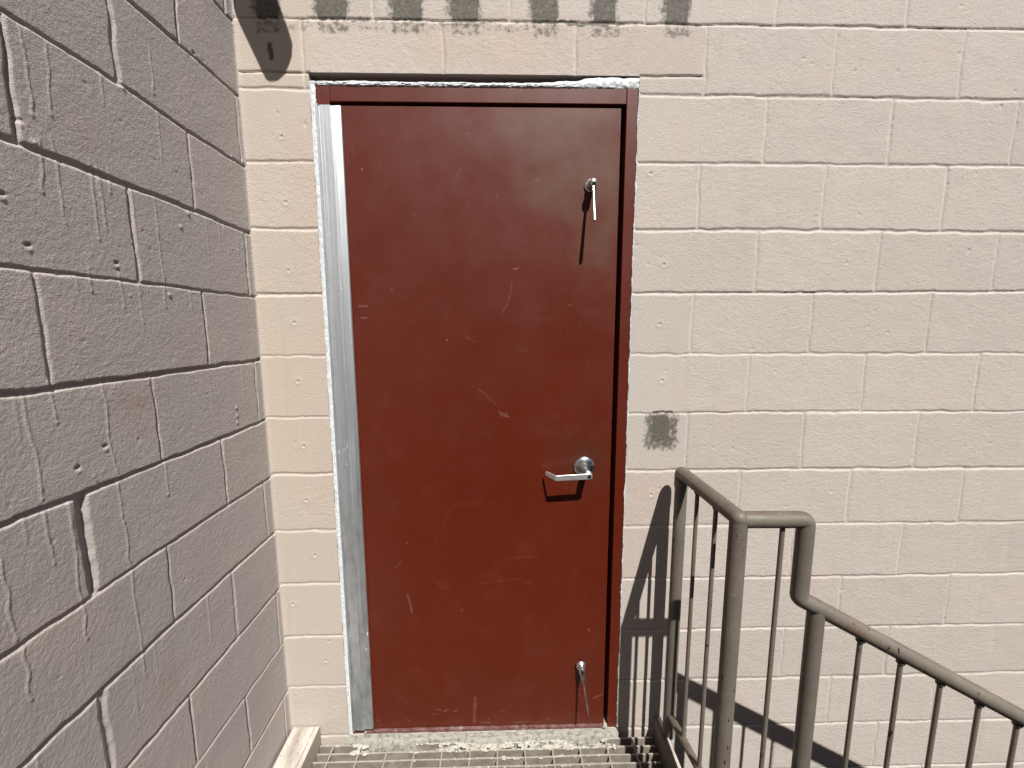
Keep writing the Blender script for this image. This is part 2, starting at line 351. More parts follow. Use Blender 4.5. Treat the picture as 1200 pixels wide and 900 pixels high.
M = dict(block=block_paint('block_paint', (.402, .360, .325), (.438, .393, .357)), block2=block_paint('block_paint_mauve', (.350, .315, .296), (.380, .343, .323)), leaf=red_paint('red_door_paint', True), red=red_paint('red_frame_paint', False),
         rail=rail_paint(), alu=aluminium(), caulk=caulk_mat(), galv=galv(), cream=cream(),
         steel=metal('satin_steel', (.56, .57, .58), .27, .07, (30, 30, 30)).m,
         lever=metal('satin_nickel', (.86, .86, .84), .52, .05, (60, 700, 700)).m,
         bright=metal('worn_chrome', (.72, .71, .68), .27, .10).m,
         black=plain('black_keyway', (.012, .012, .012), .5),
         sill=chips('chipped_mortar', (.135, .128, .112), (.24, .232, .205), (.30, .285, .25)),
         splat=chips('white_mortar', (.24, .225, .19), (.36, .345, .30), (.13, .12, .10), 90),
         peel=chips('peeling_red', (.085, .022, .018), (.15, .085, .078), (.24, .21, .19), 26, .38, .62),
         core=plain('grey_mortar', (.50, .53, .56)),
         weld=plain('dark_weld', (.055, .045, .035), .6, 80),
         lamp=plain('grey_lamp_enamel', (.22, .22, .21), .4),
         brick=plain('dark_brick', (.07, .055, .048), .85, 8), glass=plain('dark_glass', (.02, .025, .03), .08, 2, .1, .0001),
         concrete=plain('concrete_ground', (.07, .068, .065), .9, 3, .2, .003))

# ------------------------------------------------------------------ block walls
def segs(*s):
    """segs(a, step, b, step, c ...) -> one monotonic coordinate array through all break points"""
    out = [s[0]]
    for i in range(1, len(s) - 1, 2):
        n = max(1, int(round(abs(s[i+1] - out[-1]) / s[i])))
        out += list(np.linspace(out[-1], s[i+1], n + 1)[1:])
    return np.array(out)

def wall_height(U, Z, HJ, row_joint, rough, gw, gd, seed, lintel=False, special={}):
    """U along the wall, Z up. Returns height (out of the wall) with masks for dirt, painted sun-lit joint lips and block tone, shape (len U, len Z)."""
    nu, nz = len(U), len(Z)
    G = np.zeros((nu, nz), np.float32); dirt = np.zeros((nu, nz), np.float32); lit_lip = np.zeros((nu, nz), np.float32)
    rs = np.random.RandomState(seed)
    wob = (vnoise(U, Z, .045, .045, seed+1) - .5)
    wob2 = (vnoise(U, Z, .013, .013, seed+2) - .5)
    wid = .62 + .5 * vnoise(U, Z, .09, .09, seed+3) + .35*vnoise(U, Z, .02, .02, seed+4)
    def zc(r):
        pts = HJ.get(r)
        if pts: return np.interp(U, [p[0] for p in pts], [p[1] for p in pts])
        return np.full(nu, -r * H + (HJ['off'] if 'off' in HJ else 0))
    rows = range(-12, 20)
    ZC = {r: zc(r) for r in range(-13, 21)}
    blk = np.zeros((nu, nz), np.float32); tone = np.zeros((nu, nz), np.float32)
    for r in rows:
        k = (.75 + .5 * rs.rand()) * HJ.get('deep', {}).get(r, 1)
        ww = .85 + .3*rs.rand(); dk = .5 + .5*rs.rand()
        s = slice(np.searchsorted(Z, ZC[r].min() - .03), np.searchsorted(Z, ZC[r].max() + .03))
        if s.stop > s.start:
            t = (Z[None, s] - ZC[r][:, None] + wob[:, s]*.0045 + wob2[:, s]*.002) / (gw * wid[:, s] * ww)
            G[:, s] = np.maximum(G[:, s], groove(t) * gd * k)
            dirt[:, s] = np.maximum(dirt[:, s], groove(t / 1.5) * dk)
            lit_lip[:, s] = np.maximum(lit_lip[:, s], groove((t + .75)/.75) * .9)  # lower lip painted paler, standing in for sun catching it
        js = row_joint(r)
        edges = sorted(u for _, u in js)
        off = (rs.rand(len(edges)+1) - .5) * .0012; tz = (rs.rand(len(edges)+1)-.5)*.008
        s = slice(np.searchsorted(Z, ZC[r+1].min() - .005), np.searchsorted(Z, ZC[r].max() + .005))
        if s.stop <= s.start: continue
        zz = Z[None, s]
        inrow = smooth01((ZC[r][:, None] - zz) / .004) * smooth01((zz - ZC[r+1][:, None]) / .004)
        inb = (zz <= ZC[r][:, None]) & (zz > ZC[r+1][:, None])
        for j, u0 in js:
            sw, sd = special.get((r, j), (.8 + .4*rs.rand(), .7 + .5*rs.rand()))
            c = slice(np.searchsorted(U, u0 - .04), np.searchsorted(U, u0 + .04))
            if c.stop <= c.start: continue
            t = (U[c, None] - u0 + wob[c, s]*.006 + wob2[c, s]*.002) / (gw * .95 * sw * wid[c, s])
            G[c, s] = np.maximum(G[c, s], groove(t) * gd * sd * inrow[c])
            dirt[c, s] = np.maximum(dirt[c, s], groove(t/1.4) * inrow[c] * .2)
            lit_lip[c, s] = np.maximum(lit_lip[c, s], groove((t + .55)/.9) * inrow[c] * rs.uniform(.3, 1))  # one side of each upright joint painted paler, as if sunlit
        which = np.searchsorted(edges, U)
        tn = (rs.rand(len(edges)+1)-.5)*.085; tone[:, s] = np.where(inb, tn[which][:, None], tone[:, s])
        blk[:, s] = np.where(inb, off[which][:, None] + tz[which][:, None]*(zz - (ZC[r][:, None]-.1)), blk[:, s])
    h = blk - G
    free = 1 - np.clip(G / gd, 0, 1) * .45
    h += ((vnoise(U, Z, .045, .045, seed+5)-.5)*.0009 + (vnoise(U, Z, .014, .010, seed+6)-.5)*.00035
          + (vnoise(U, Z, .0070, .0052, seed+7)-.5)*.00042 + (vnoise(U, Z, .0042, .0044, seed+8)-.5)*.0007) * rough * free
    return h, dirt, lit_lip, tone

# ---- back wall
xs = segs(XL, .003, -1.2225, .003, -.205, .003, 1.15, .012, 3.4)
zs = segs(-3.9, .014, -2.55, .003, -2.238, .003, .053, .003, .33, .012, 2.4)
OX0, OX1, OZ0, OZ1 = -1.2225, -.205, -2.238, .053
def back_joints(r):
    out = []
    for h in range(-8, 16):
        if (h % 2 == 0) != (r % 2 != 0): continue
        if r % 2 == 0 and h % 2 == 0: continue
        x = VB.get((r, h), h * H + random.uniform(-.003, .003))
        if r == -1 and h == -6: x = -1.235
        if 0 <= r < 11 and x < -.19: continue
        out.append((h, x))
    return out
hb, dirtb, free, toneb = wall_height(xs, zs, {**HB}, back_joints, .85, .0060, .0028, 11)  # free holds the mask of painted sun-lit joint lips
X, Z = np.meshgrid(xs, zs, indexing='ij')
def addline_x(z0, xa, xb, w=.005, d=.004):       # the thin filler course beside the door head
    global hb
    t = (Z - z0 + (vnoise(xs, zs, .05, .05, 77)-.5)*.004) / w
    m = smooth01((X - xa)/.006) * smooth01((xb - X)/.006)
    hb = np.minimum(hb, np.where(m > 0, -groove(t)*d*m, 1))
addline_x(.052, XL, -1.215); addline_x(.053, -.21, -.006, .0055, .004)
rr = random.Random(3)
# small filled pits in the blocks each side of the door
for x, z in [(-1.316,-.131),(-1.317,-.325),(-1.324,-.535),(-1.317,-.701),(-1.319,-.895),(-1.314,-1.118),(-1.319,-1.31),(-1.302,-1.515),(-1.393,-1.7),(-1.289,-1.926),(-.159,-.232),(-.104,-.515),(-.11,-.709),(-.093,-.899),(-.114,-1.306)]:
    d = np.hypot(X-x, Z-z); hb += .0016*np.exp(-(d/.011)**2) - .0048*np.exp(-(d/.0042)**2)
for _ in range(170):
    x = rr.uniform(-1.4, 1.1); z = rr.uniform(-2.4, .3); s = rr.uniform(.0022, .0042)
    d = ((X-x)**2 + ((Z-z)*rr.uniform(.6, 1.2))**2); hb -= rr.uniform(.001, .003)*np.exp(-d/s**2)
# paint fillet in the corner and rounded arris round the opening
hb += .005*np.exp(-((X-XL)/.007)**2)
stain = np.zeros_like(hb)
XS = X + (vnoise(xs, zs, .012, .012, 91)-.5)*.006 + (vnoise(xs, zs, .03, .03, 92)-.5)*.006
ZS = Z + (vnoise(xs, zs, .012, .012, 93)-.5)*.007 + (vnoise(xs, zs, .03, .03, 94)-.5)*.006
def soft(x0, x1, z0, z1, s=.008, k=1.0):
    return smooth01((XS-x0+s)/(2*s))*smooth01((x1+s-XS)/(2*s))*smooth01((ZS-z0+s)/(2*s))*smooth01((z1+s-ZS)/(2*s))*k
for x0, x1 in [(-1.366,-1.300),(-1.185,-1.098),(-.960,-.872),(-.785,-.702),(-.540,-.466),(-.352,-.284),(-.132,-.062)]:
    k = rr.uniform(.85, 1.05)
    stain = np.maximum(stain, soft(x0, x1, .199, .62, .006, k))
    stain = np.maximum(stain, soft(x0-.022, x1+.012, .20, .62, .02, .52))
    stain = np.maximum(stain, soft(x0-.01, x1+.015, .155, .20, .016, .44))
stain = np.maximum(stain, soft(-1.38, -.02, .192, .204, .004, .55)*(.35+.9*vnoise(xs, zs, .09, .09, 31)))
stain = np.maximum(stain, soft(-1.28, -.45, .165, .2, .012, .34))
stain = np.maximum(stain, soft(-1.340, -1.326, .085, .135, .006, .75))
stain = np.maximum(stain, soft(-.12, -.05, -1.012, -1.004, .003, .8))
stain = np.maximum(stain, soft(-.122, -.062, -1.112, -1.018, .008, 1.05))
stain = np.maximum(stain, soft(-.150, -.025, -1.145, -1.006, .024, .56))
warm = smooth01((-1.19 - X)/.03) * (.35 + .75*vnoise(xs, zs, .12, .16, 41)) * (.55 + .45*smooth01((Z+1.7)/.9))
warm = np.maximum(warm, soft(-1.25, -.45, .05, .21, .08, .35))
pink = soft(-.21, -.02, -1.62, -1.2, .05, .55) * vnoise(xs, zs, .08, .08, 43) * 1.5
pink = np.maximum(pink, soft(-.9, -.02, .05, .2, .04, .45)); pink = np.maximum(pink, soft(-1.30, -1.21, -1.4, -.1, .03, .3))
P = np.stack([X, -hb, Z], -1)
xc = (xs[:-1]+xs[1:])/2; zc_ = (zs[:-1]+zs[1:])/2
keep = ~((xc[:, None] > OX0) & (xc[:, None] < OX1) & (zc_[None, :] > OZ0) & (zc_[None, :] < OZ1))
# reveals of the opening
def idx(a, v): return int(np.argmin(np.abs(a - v)))
ev, ef = [], []
def reveal(line, inward, flip):
    b = len(ev)
    for p in line: ev.append(p)
    for p in line: ev.append((p[0], .14, p[2]))
    n = len(line)
    for i in range(n-1):
        f = (b+i, b+i+1, b+n+i+1, b+n+i); ef.append(f[::-1] if flip else f)
i0, i1, k0, k1 = idx(xs, OX0), idx(xs, OX1), idx(zs, OZ0), idx(zs, OZ1)
reveal([tuple(P[i0, k]) for k in range(k0, k1+1)], 0, True)
reveal([tuple(P[i1, k]) for k in range(k0, k1+1)], 0, False)
reveal([tuple(P[i, k1]) for i in range(i0, i1+1)], 0, True)
reveal([tuple(P[i, k0]) for i in range(i0, i1+1)], 0, False)
me = grid_mesh('block_wall', P, keep, None, {'stain': stain, 'warm': warm, 'pink': pink, 'dirt': dirtb*.30, 'lit_lip': free*.8, 'tone': toneb, 'rust': stain*0}, (np.array(ev), np.array(ef)))
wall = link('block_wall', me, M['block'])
tag(wall, 'sunlit pale painted concrete block wall around the red door, dark stains along its top', 'wall', 'painted block walls', 'thing')

# ---- left wall
ys = segs(-5.4, .02, -3.4, .012, -1.05, .0021, 0.0)
zl = segs(-3.9, .014, -2.4, .0026, .33, .012, 2.4)
def left_joints(r):
    out = []
    for g in range(0, 27):
        if (g % 2) != (r % 2): continue
        v = VL.get((r, g)); y = float(np.mean(v)) if v else -(.034 + g*H) + random.uniform(-.004, .004)
        out.append((g, y))
    return out
HLm = {**HL, 'off': -.018, 'deep': {4: 1.5, 5: 1.3, 2: 1.25, 1: .8, 3: .8, 7: .8, 8: .6, 9: .6, 10: .6}}
hl, dirtl, lit_lip_l, tonel = wall_height(ys, zl, HLm, left_joints, 0.72, .0056, .0044, 23,
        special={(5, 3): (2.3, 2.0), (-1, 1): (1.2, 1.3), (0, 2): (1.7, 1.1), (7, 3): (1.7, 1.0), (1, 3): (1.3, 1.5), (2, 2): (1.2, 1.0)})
Y, Z2 = np.meshgrid(ys, zl, indexing='ij')
for d in DR:                                        # old paint runs
    yy = np.array([p[0] for p in d]); zz = np.array([p[1] for p in d])
    z0, z1 = zz.min(), zz.max()
    yc = np.interp(-zl, -zz, yy) + (vnoise(np.array([0.]), zl, 1, .03, int(abs(yy[0])*999))[0]-.5)*.006
    a = smooth01((zl - z0 + .01)/.03)*smooth01((z1 + .012 - zl)/.012)
    w = .0017 + .0006*vnoise(np.array([0.]), zl, 1, .02, 5)[0]
    hl += .0014*a[None, :]*np.exp(-((Y - yc[None, :])/w[None, :])**2)
    hl += .0012*np.exp(-((Y - yy[-1])**2 + (Z2 - z0)**2)/.003**2)
for y in np.arange(-.95, -.02, .06):                # faint narrower runs
    for _ in range(2):
        y0 = y + rr.uniform(-.03, .03); zt = rr.choice([-.22, -.42, -.62, -.82, -1.03, -1.23, -1.43]); L_ = rr.uniform(.04, .16)
        a = smooth01((zl - zt + L_)/.03)*smooth01((zt + .01 - zl)/.012)
        hl += rr.uniform(.0005, .0013)*a[None, :]*np.exp(-((Y - y0)/.0024)**2)
for y, z in [(-.653,-.58),(-.49,-.585),(-.567,-.953),(-.625,-.978),(-.68,-.506),(-.639,-.377),(-.257,-.017),(-.190,-.009),(-.215,-.02)]:
    d = ((Y-y)**2 + ((Z2-z)*1.6)**2); hl += -.0055*np.exp(-d/.0046**2) + .0015*np.exp(-((Y-y)**2+((Z2-z+.008)*1.5)**2)/.005**2)
for y, z in [(-.149,-.955),(-.150,-.98),(-.151,-1.0),(-.424,-.215),(-.36,-.64),(-.3,-.47),(-.27,-.43),(-.62,-.405),(-.07,-.22),(-.015,-.21)]:
    hl += .0030*np.exp(-((Y-y)**2 + (Z2-z)**2)/.0045**2)
for _ in range(150):
    y = rr.uniform(-1.0, 0); z = rr.uniform(-2.2, .3); s = rr.uniform(.0018, .0036)
    hl += rr.choice([-1, -1, 1])*rr.uniform(.0006, .0016)*np.exp(-(((Y-y)/1.3)**2 + (Z2-z)**2)/s**2)
hl += .004*np.exp(-(Y/.006)**2)
rust = np.zeros_like(hl)
for y, z, s, k in [(-.485,-.885,.055,.9),(-.532,-.35,.03,.5),(-.503,-1.546,.05,.6),(-.44,-.86,.04,.4),(-.33,-.77,.05,.45)]:
    rust = np.maximum(rust, k*np.exp(-(((Y-y)/.8)**2 + (Z2-z)**2)/s**2))
P2 = np.stack([XL + hl, Y, Z2], -1)
keep2 = np.ones((len(ys)-1, len(zl)-1), bool)
zero = hl*0
me = grid_mesh('block_wall', P2, keep2, None, {'stain': zero, 'warm': zero, 'pink': zero, 'dirt': dirtl*.25, 'lit_lip': lit_lip_l*.65, 'tone': tonel*.6, 'rust': rust})
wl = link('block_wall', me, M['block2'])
tag(wl, 'shadier grey-brown side block wall with paint drips, to the left of the door', 'wall', 'painted block walls', 'thing')

# ------------------------------------------------------------------ ground
bm = bmesh.new(); v = [bm.verts.new(p) for p in ((-60,-60,-3.88),(60,-60,-3.88),(60,60,-3.88),(-60,60,-3.88))]; bm.faces.new(v)
tag(from_bm('ground', bm, M['concrete']), kind='structure')

# ------------------------------------------------------------------ the door
door = empty('metal_door', (-.71, .01, -2.238))
tag(door, 'dark red painted steel door with lever handle in a white caulked frame', 'door', kind='thing')
FY = .004
fr = bmesh.new()
box(fr, -1.2065, -1.1655, FY, .10, -2.236, .0195)          # left jamb
box(fr, -.2425, -.2072, FY, .10, -2.236, .0195)            # right jamb
box(fr, -1.1645, -.2435, FY+.0005, .10, -.0262, .0190)     # head
box(fr, -1.1645, -1.1500, .055, .11, -2.236, -.027)        # stops behind the leaf
box(fr, -.2660, -.2435, .055, .11, -2.236, -.027)
box(fr, -1.1490, -.2670, .055, .11, -.060, -.027)
from_bm('door_frame', fr, M['red'], door, bevel=.0016)
# leaf: a fine sheet so that dents and scuffs are real
lx = segs(-1.1600, .003, -.2588); lz = segs(-2.2215, .003, -.0370)
LX, LZ = np.meshgrid(lx, lz, indexing='ij')
dh = (vnoise(lx, lz, .22, .30, 5)-.5)*.0016 + (vnoise(lx, lz, .07, .09, 6)-.5)*.00025
mark = np.zeros_like(LX)
mn = vnoise(lx, lz, .006, .006, 8)
for pts, w, k in MARKS:
    w = w/1000*.75
    for a, b in zip(pts, pts[1:]):
        ax, az = a; bx, bz = b; L2 = (bx-ax)**2+(bz-az)**2
        t = np.clip(((LX-ax)*(bx-ax)+(LZ-az)*(bz-az))/L2, 0, 1)
        d = np.hypot(LX-(ax+t*(bx-ax)), LZ-(az+t*(bz-az)))
        mark = np.maximum(mark, k*(.3 if abs(w-1.125e-3) < 1e-6 and k <= .2 else .5)*np.exp(-(d/max(w, .0021))**2)*min(1, w/.0018)*(.45+.75*mn))
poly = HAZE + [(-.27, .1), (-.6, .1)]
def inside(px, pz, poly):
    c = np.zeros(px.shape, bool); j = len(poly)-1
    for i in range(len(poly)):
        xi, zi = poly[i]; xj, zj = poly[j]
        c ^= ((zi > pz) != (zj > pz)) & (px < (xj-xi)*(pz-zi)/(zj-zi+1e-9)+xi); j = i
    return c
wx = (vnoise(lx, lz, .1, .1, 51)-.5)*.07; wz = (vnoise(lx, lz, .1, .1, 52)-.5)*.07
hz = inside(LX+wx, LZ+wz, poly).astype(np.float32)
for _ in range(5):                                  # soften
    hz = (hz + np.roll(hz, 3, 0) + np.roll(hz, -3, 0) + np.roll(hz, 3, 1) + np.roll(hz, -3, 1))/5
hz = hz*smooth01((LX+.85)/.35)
grime = np.zeros_like(LX)
for gx, gz, s, k in [(-.362,-1.17,.085,.9),(-.43,-1.20,.04,.5),(-.3458,-1.955,.03,.6),(-.344,-.30,.03,.4),(-.34,-2.03,.04,.3)]:
    grime = np.maximum(grime, k*np.exp(-(((LX-gx))**2+(LZ-gz)**2)/s**2)*(.5+.7*vnoise(lx, lz, .03, .03, 61)))
LP = np.stack([LX, .0085 - dh, LZ], -1)
nx, nz_ = LX.shape
rim = [tuple(LP[0, k]) for k in range(nz_)] + [tuple(LP[i, -1]) for i in range(1, nx)] + [tuple(LP[-1, k]) for k in range(nz_-2, -1, -1)] + [tuple(LP[i, 0]) for i in range(nx-2, 0, -1)]
n = len(rim); ev = rim + [(p[0], .052, p[2]) for p in rim]
ef = [(i, (i+1) % n, n+(i+1) % n, n+i) for i in range(n)]
me = grid_mesh('door_leaf', LP, np.ones((nx-1, nz_-1), bool), None, {'mark': mark, 'haze': hz, 'grime': grime}, (np.array(ev), np.array(ef)))
leaf = link('door_leaf', me, M['leaf'], door)
bm = bmesh.new(); box(bm, -1.1599, -.2589, .0525, .0535, -2.2214, -.0371); 
from_bm('back_panel', bm, M['red'], door)
# threshold strip
bm = bmesh.new(); box(bm, -1.1640, -.2440, .0015, .10, -2.2365, -2.2245)
from_bm('threshold', bm, M['peel'], door, bevel=.001)
# continuous hinge
prof = [(-1.1905,.0036),(-1.1905,-.0098),(-1.1893,-.0108),(-1.1600,-.0112),(-1.1590,-.0104),(-1.1586,-.0072),(-1.1560,-.0066),(-1.1300,-.0070),(-1.1281,-.0056),(-1.1280,.0036)]
bm = bmesh.new(); prism(bm, prof, -2.2075, -.0436)
box(bm, -1.1952, -1.1906, -.0052, .0035, -2.2075, -.0436)
hg = from_bm('continuous_hinge', bm, M['alu'], door, smooth=True)
bm = bmesh.new(); prism(bm, [(-1.2030,.0032),(-1.2032,-.0115),(-1.2020,-.0130),(-1.1965,-.0132),(-1.1955,-.0118),(-1.1953,.0032)], -2.2110, -.0396)
o = from_bm('hinge_cover', bm, M['alu'], door, smooth=True); o.parent = hg; o.matrix_parent_inverse = Matrix.Translation(door.location).inverted()
hg.matrix_parent_inverse = Matrix.Translation(door.location).inverted()

def sub(o, par):           # parent to a part whose own data is in world coordinates
    o.parent = par; o.matrix_parent_inverse = par.matrix_basis.inverted() @ Matrix.Translation(door.location) if False else Matrix()
    return o
bpy.context.view_layer.update()
# every part's mesh is in world coordinates; sub-parts simply cancel the parents' transforms
def child(o, par):
    o.parent = par; bpy.context.view_layer.update()
    o.matrix_parent_inverse = par.matrix_world.inverted(); return o
child(o, hg)

# caulk: ragged beads
def bead(name, pts, wfun, rad, seed, y=.002):
    rs = random.Random(seed); bm = bmesh.new(); rings = []
    n = 10
    for i, (x, z, dx, dz) in enumerate(pts):
        w = wfun(i/len(pts)); ring = []
        for k in range(n+1):
            a = math.pi*k/n; off = -math.cos(a)*w*.5
            hgt = math.sin(a)**.7*rad*(.45+1.1*(.6*val2(i*.42, k*w*160, seed+80)+.4*val2(i*1.1, k*w*300, seed+81)))
            jit = (val2(i*.7, k*3., seed+90)-.5)*(.0030 if k in (0, n) else .001)
            ring.append(bm.verts.new((x + dx*(off+jit), y - hgt, z + dz*(off+jit))))
        rings.append(ring)
    for a, b in zip(rings, rings[1:]):
        for k in range(n): bm.faces.new((a[k], b[k], b[k+1], a[k+1]))
    return from_bm(name, bm, M['caulk'], door, smooth=True)
def wn(arr, f, seed): return lambda t: arr*(1 + f*(val2(t*90, 0, seed)*2-1))
zz = np.arange(-2.236, .030, .004)
bead('caulk_bead', [(-1.2145 + (val2(z*20, 0, 4)-.5)*.002, z, 1, 0) for z in zz], wn(.0165, .12, 2), .0030, 1, .0035)
bead('caulk_bead', [(-.2050 + (val2(z*25, 0, 9)-.5)*.002, z, 1, 0) for z in zz], wn(.0062, .35, 3), .0022, 2, .0028)
xx = np.arange(-1.222, -.2045, .004)
def topw(t): return (.0125 if t < .55 else .0125 + .017*float(smooth01((t-.62)/.33)))*((.8 + .45*(.6*val2(t*20, 0, 12)+.4*val2(t*60, 0, 13))))
pts = []
for i, x in enumerate(xx):
    w = topw(i/len(xx)); pts.append((x, .0185 + w/2, 0, 1))
bead('caulk_bead', pts, topw, .0050, 3, .0060)
bm = bmesh.new(); box(bm, -1.2220, -.2055, .050, .09, .0205, .0525)
from_bm('gap_backing', bm, M['core'], door)
# little mortar chips at the foot of the jambs
rc = random.Random(5)
for cx, cz, s in [(-.2545,-2.219,.0085),(-.2535,-2.226,.010),(-.205,-2.225,.007),(-.206,-2.216,.004),(-1.158,-2.225,.006)]:
    bm = bmesh.new(); r = bmesh.ops.create_icosphere(bm, subdivisions=2, radius=s)
    for v in r['verts']: v.co = Vector((cx, -.002, cz)) + Vector((v.co.x*rc.uniform(.6,1.1), v.co.y*.6, v.co.z*rc.uniform(.6,1.2)))
    from_bm('paint_chip', bm, M['splat'], door, smooth=True)


# lever handle
hc = (-.3521, .008, -1.2034)
bm = bmesh.new()
lathe(bm, [(0,-.0001),(.0372,0),(.0372,.0030),(.0355,.0055),(.0300,.0090),(.0215,.0125),(.0160,.0150),(.0150,.018),(0,.018)], hc, (0,-1,0), 64)
rose = from_bm('lever_handle', bm, M['steel'], door, smooth=True)
lc = Vector((-.3485, 0, -1.2148))
bm = bmesh.new()
lathe(bm, [(.0125,.012),(.0120,.045),(.0118,.054),(0,.054)], (lc.x, .008, lc.z+.003), (0,-1,0), 32)
child(from_bm('spindle', bm, M['steel'], door, smooth=True), rose)
bm = bmesh.new()
path = [(-.3370,-.0530,-1.2150),(-.3470,-.0575,-1.2148),(-.4555,-.0592,-1.2190),(-.4600,-.0580,-1.2191),(-.4625,-.0540,-1.2190),(-.4850,-.0180,-1.2175),(-.4890,-.0120,-1.2172)]
hts = [.0180,.0205,.0190,.0188,.0182,.0155,.0120]; th = .0048
rings = []
for i, p in enumerate(path):
    p = Vector(p); a = Vector(path[max(i-1,0)]); b = Vector(path[min(i+1,len(path)-1)])
    t = (b-a).normalized(); nn = Vector((t.y, -t.x, 0)).normalized()
    h2 = hts[i]/2
    rings.append([bm.verts.new(p + nn*s1*th/2*q + Vector((0,0,s2*h2*r_))) for s1, s2, q, r_ in ((-1,-1,1,.8),(-1,1,1,.8),(-.8,1,1,1),(.8,1,1,1),(1,1,1,.8),(1,-1,1,.8),(.8,-1,1,1),(-.8,-1,1,1))])
for a, b in zip(rings, rings[1:]):
    for k in range(8): bm.faces.new((a[k], a[(k+1)%8], b[(k+1)%8], b[k]))
bm.faces.new(rings[0]); bm.faces.new(list(reversed(rings[-1])))
lathe(bm, [(0,.003),(.0102,.003),(.0102,.0555),(.0095,.0568),(0,.0568)], (-.3475, 0, -1.2150), (0,-1,0), 32)
child(from_bm('lever', bm, M['lever'], door, bevel=.0009), rose)
bm = bmesh.new(); lathe(bm, [(.0068,.0566),(.0068,.0580),(.0058,.0583),(0,.0583)], (-.3478, -.0022, -1.2150), (0,-1,0), 28)
kc = child(from_bm('lock_cylinder', bm, M['bright'], door, smooth=True), rose)
bm = bmesh.new(); box(bm, -.3488, -.3470, -.0612, -.0606, -1.2190, -1.2112); box(bm, -.3520,-.3440,-.0611,-.0607,-1.2158,-1.2144)
child(from_bm('keyhole', bm, M['black'], door), rose)

# upper release: collar, ball end, hanging rod
def releases():
    bm = bmesh.new(); lathe(bm, [(0,0),(.0195,0),(.0195,.004),(.0175,.0065),(.0125,.0070),(.0122,.020),(0,.020)], (-.3515,.008,-.2680), (0,-1,0), 40)
    c = from_bm('release_knob', bm, M['bright'], door, smooth=True)
    bm = bmesh.new(); lathe(bm, [(.0118,.015),(.0118,.030),(.0128,.033),(.0132,.037),(.0124,.043),(.0090,.047),(.005,.0495),(0,.050)], (-.3500,.008,-.2690), (0,-1,-.06), 36)
    child(from_bm('ball_end', bm, M['bright'], door, smooth=True), c)
    bm = bmesh.new(); tube(bm, [(-.3502,-.030,-.275),(-.3505,-.040,-.300),(-.3512,-.066,-.388),(-.3513,-.0680,-.394),(-.3513,-.0690,-.3968)], .0040, 16, radii=[.0046,.0048,.0060,.0058,.003])
    child(from_bm('rod', bm, M['bright'], door, smooth=True), c)
    c['label'] = 'upper chrome release knob with rod hanging down'
    # lower one: threaded collar, tapered nose, thin rod
    bm = bmesh.new(); ax = Vector((.05,-.80,-.42)).normalized(); o3 = Vector((-.3500,.006,-1.966))
    lathe(bm, [(0,0),(.0190,0),(.0192,.010),(.0175,.0125),(.0150,.013),(.0155,.017),(.0135,.019),(.0110,.020),(0,.020)], o3, ax, 6*6)
    d = from_bm('release_knob', bm, M['bright'], door, smooth=True)
    ax2 = Vector((.06,-.62,-.78)).normalized(); o4 = o3 + ax*.017
    bm = bmesh.new(); lathe(bm, [(0,0),(.0128,0),(.0122,.014),(.0092,.018),(.0082,.026),(.0066,.032),(.0062,.036),(0,.037)], o4, ax2, 32)
    child(from_bm('nose', bm, M['bright'], door, smooth=True), d)
    a = o4 + ax2*.035; b = Vector((-.3330,-.078,-2.0985))
    bm = bmesh.new(); tube(bm, [a, a.lerp(b,.5), a.lerp(b,.97), b], .0034, 12, radii=[.0037,.0036,.0032,.0012])
    child(from_bm('rod', bm, M['bright'], door, smooth=True), d)
    d['label'] = 'lower release knob with thin pointed rod'
releases()

# ------------------------------------------------------------------ landing
ZG = -2.262
land = empty('steel_landing', (-.7, -.9, ZG))
tag(land, 'weathered steel grating landing in front of the red door with cream edge channels', 'landing')
bm = bmesh.new(); rg = random.Random(9)
GX0, GX1, GY1 = -1.3225, -.075, -1.95
y = -.0175; i = 0
while y > GY1:
    top = ZG + rg.uniform(-.0012, .0012)
    # bars in short runs so that none is perfectly straight
    xk = np.linspace(GX0, GX1, 14); oy = [rg.uniform(-.0009, .0009) for _ in xk]; oz = [rg.uniform(-.0006, .0006) for _ in xk]
    prev = None
    for xq, a, b in zip(xk, oy, oz):
        ring = [bm.verts.new(p) for p in ((xq, y+a-.0029, top+b-.034),(xq, y+a+.0029, top+b-.034),(xq, y+a+.0029, top+b),(xq, y+a-.0029, top+b))]
        if prev:
            for k in range(4): bm.faces.new((prev[k], prev[(k+1)%4], ring[(k+1)%4], ring[k]))
        else: bm.faces.new(ring)
        prev = ring
    bm.faces.new(list(reversed(prev))); y -= .0305
x = -1.2725
while x < GX1 - .01:
    for s in range(40):
        pass
    ys_ = np.linspace(-.012, GY1+.01, 60)
    tube(bm, [(x + rg.uniform(-.0008,.0008), yy, ZG - .0018) for yy in ys_], .0034, 6); x += .1016
from_bm('grating', bm, M['galv'], land)
ZC = -2.1935
def channel(name, xa, xb, lipx0, lipx1, skew, par):
    bm = bmesh.new()
    for (p, q, zt, zb) in ((xa, xb, ZC, ZC-.007), (lipx0, lipx1, ZC+.0012, -2.335)):
        v = [bm.verts.new((X_ + (skew if yy < -.5 else 0), yy, z)) for yy in (-.004, -2.0) for X_, z in ((p, zb), (q, zb), (q, zt), (p, zt))]
        for f in ((0,1,2,3),(7,6,5,4),(0,4,5,1),(1,5,6,2),(2,6,7,3),(3,7,4,0)): bm.faces.new([v[i] for i in f])
    return from_bm(name, bm, M['cream'], par, bevel=.0015)
c = channel('edge_channel', -1.4230, -1.3440, -1.3425, -1.3255, 0, land); c['label'] = 'cream painted edge channel along the left wall'
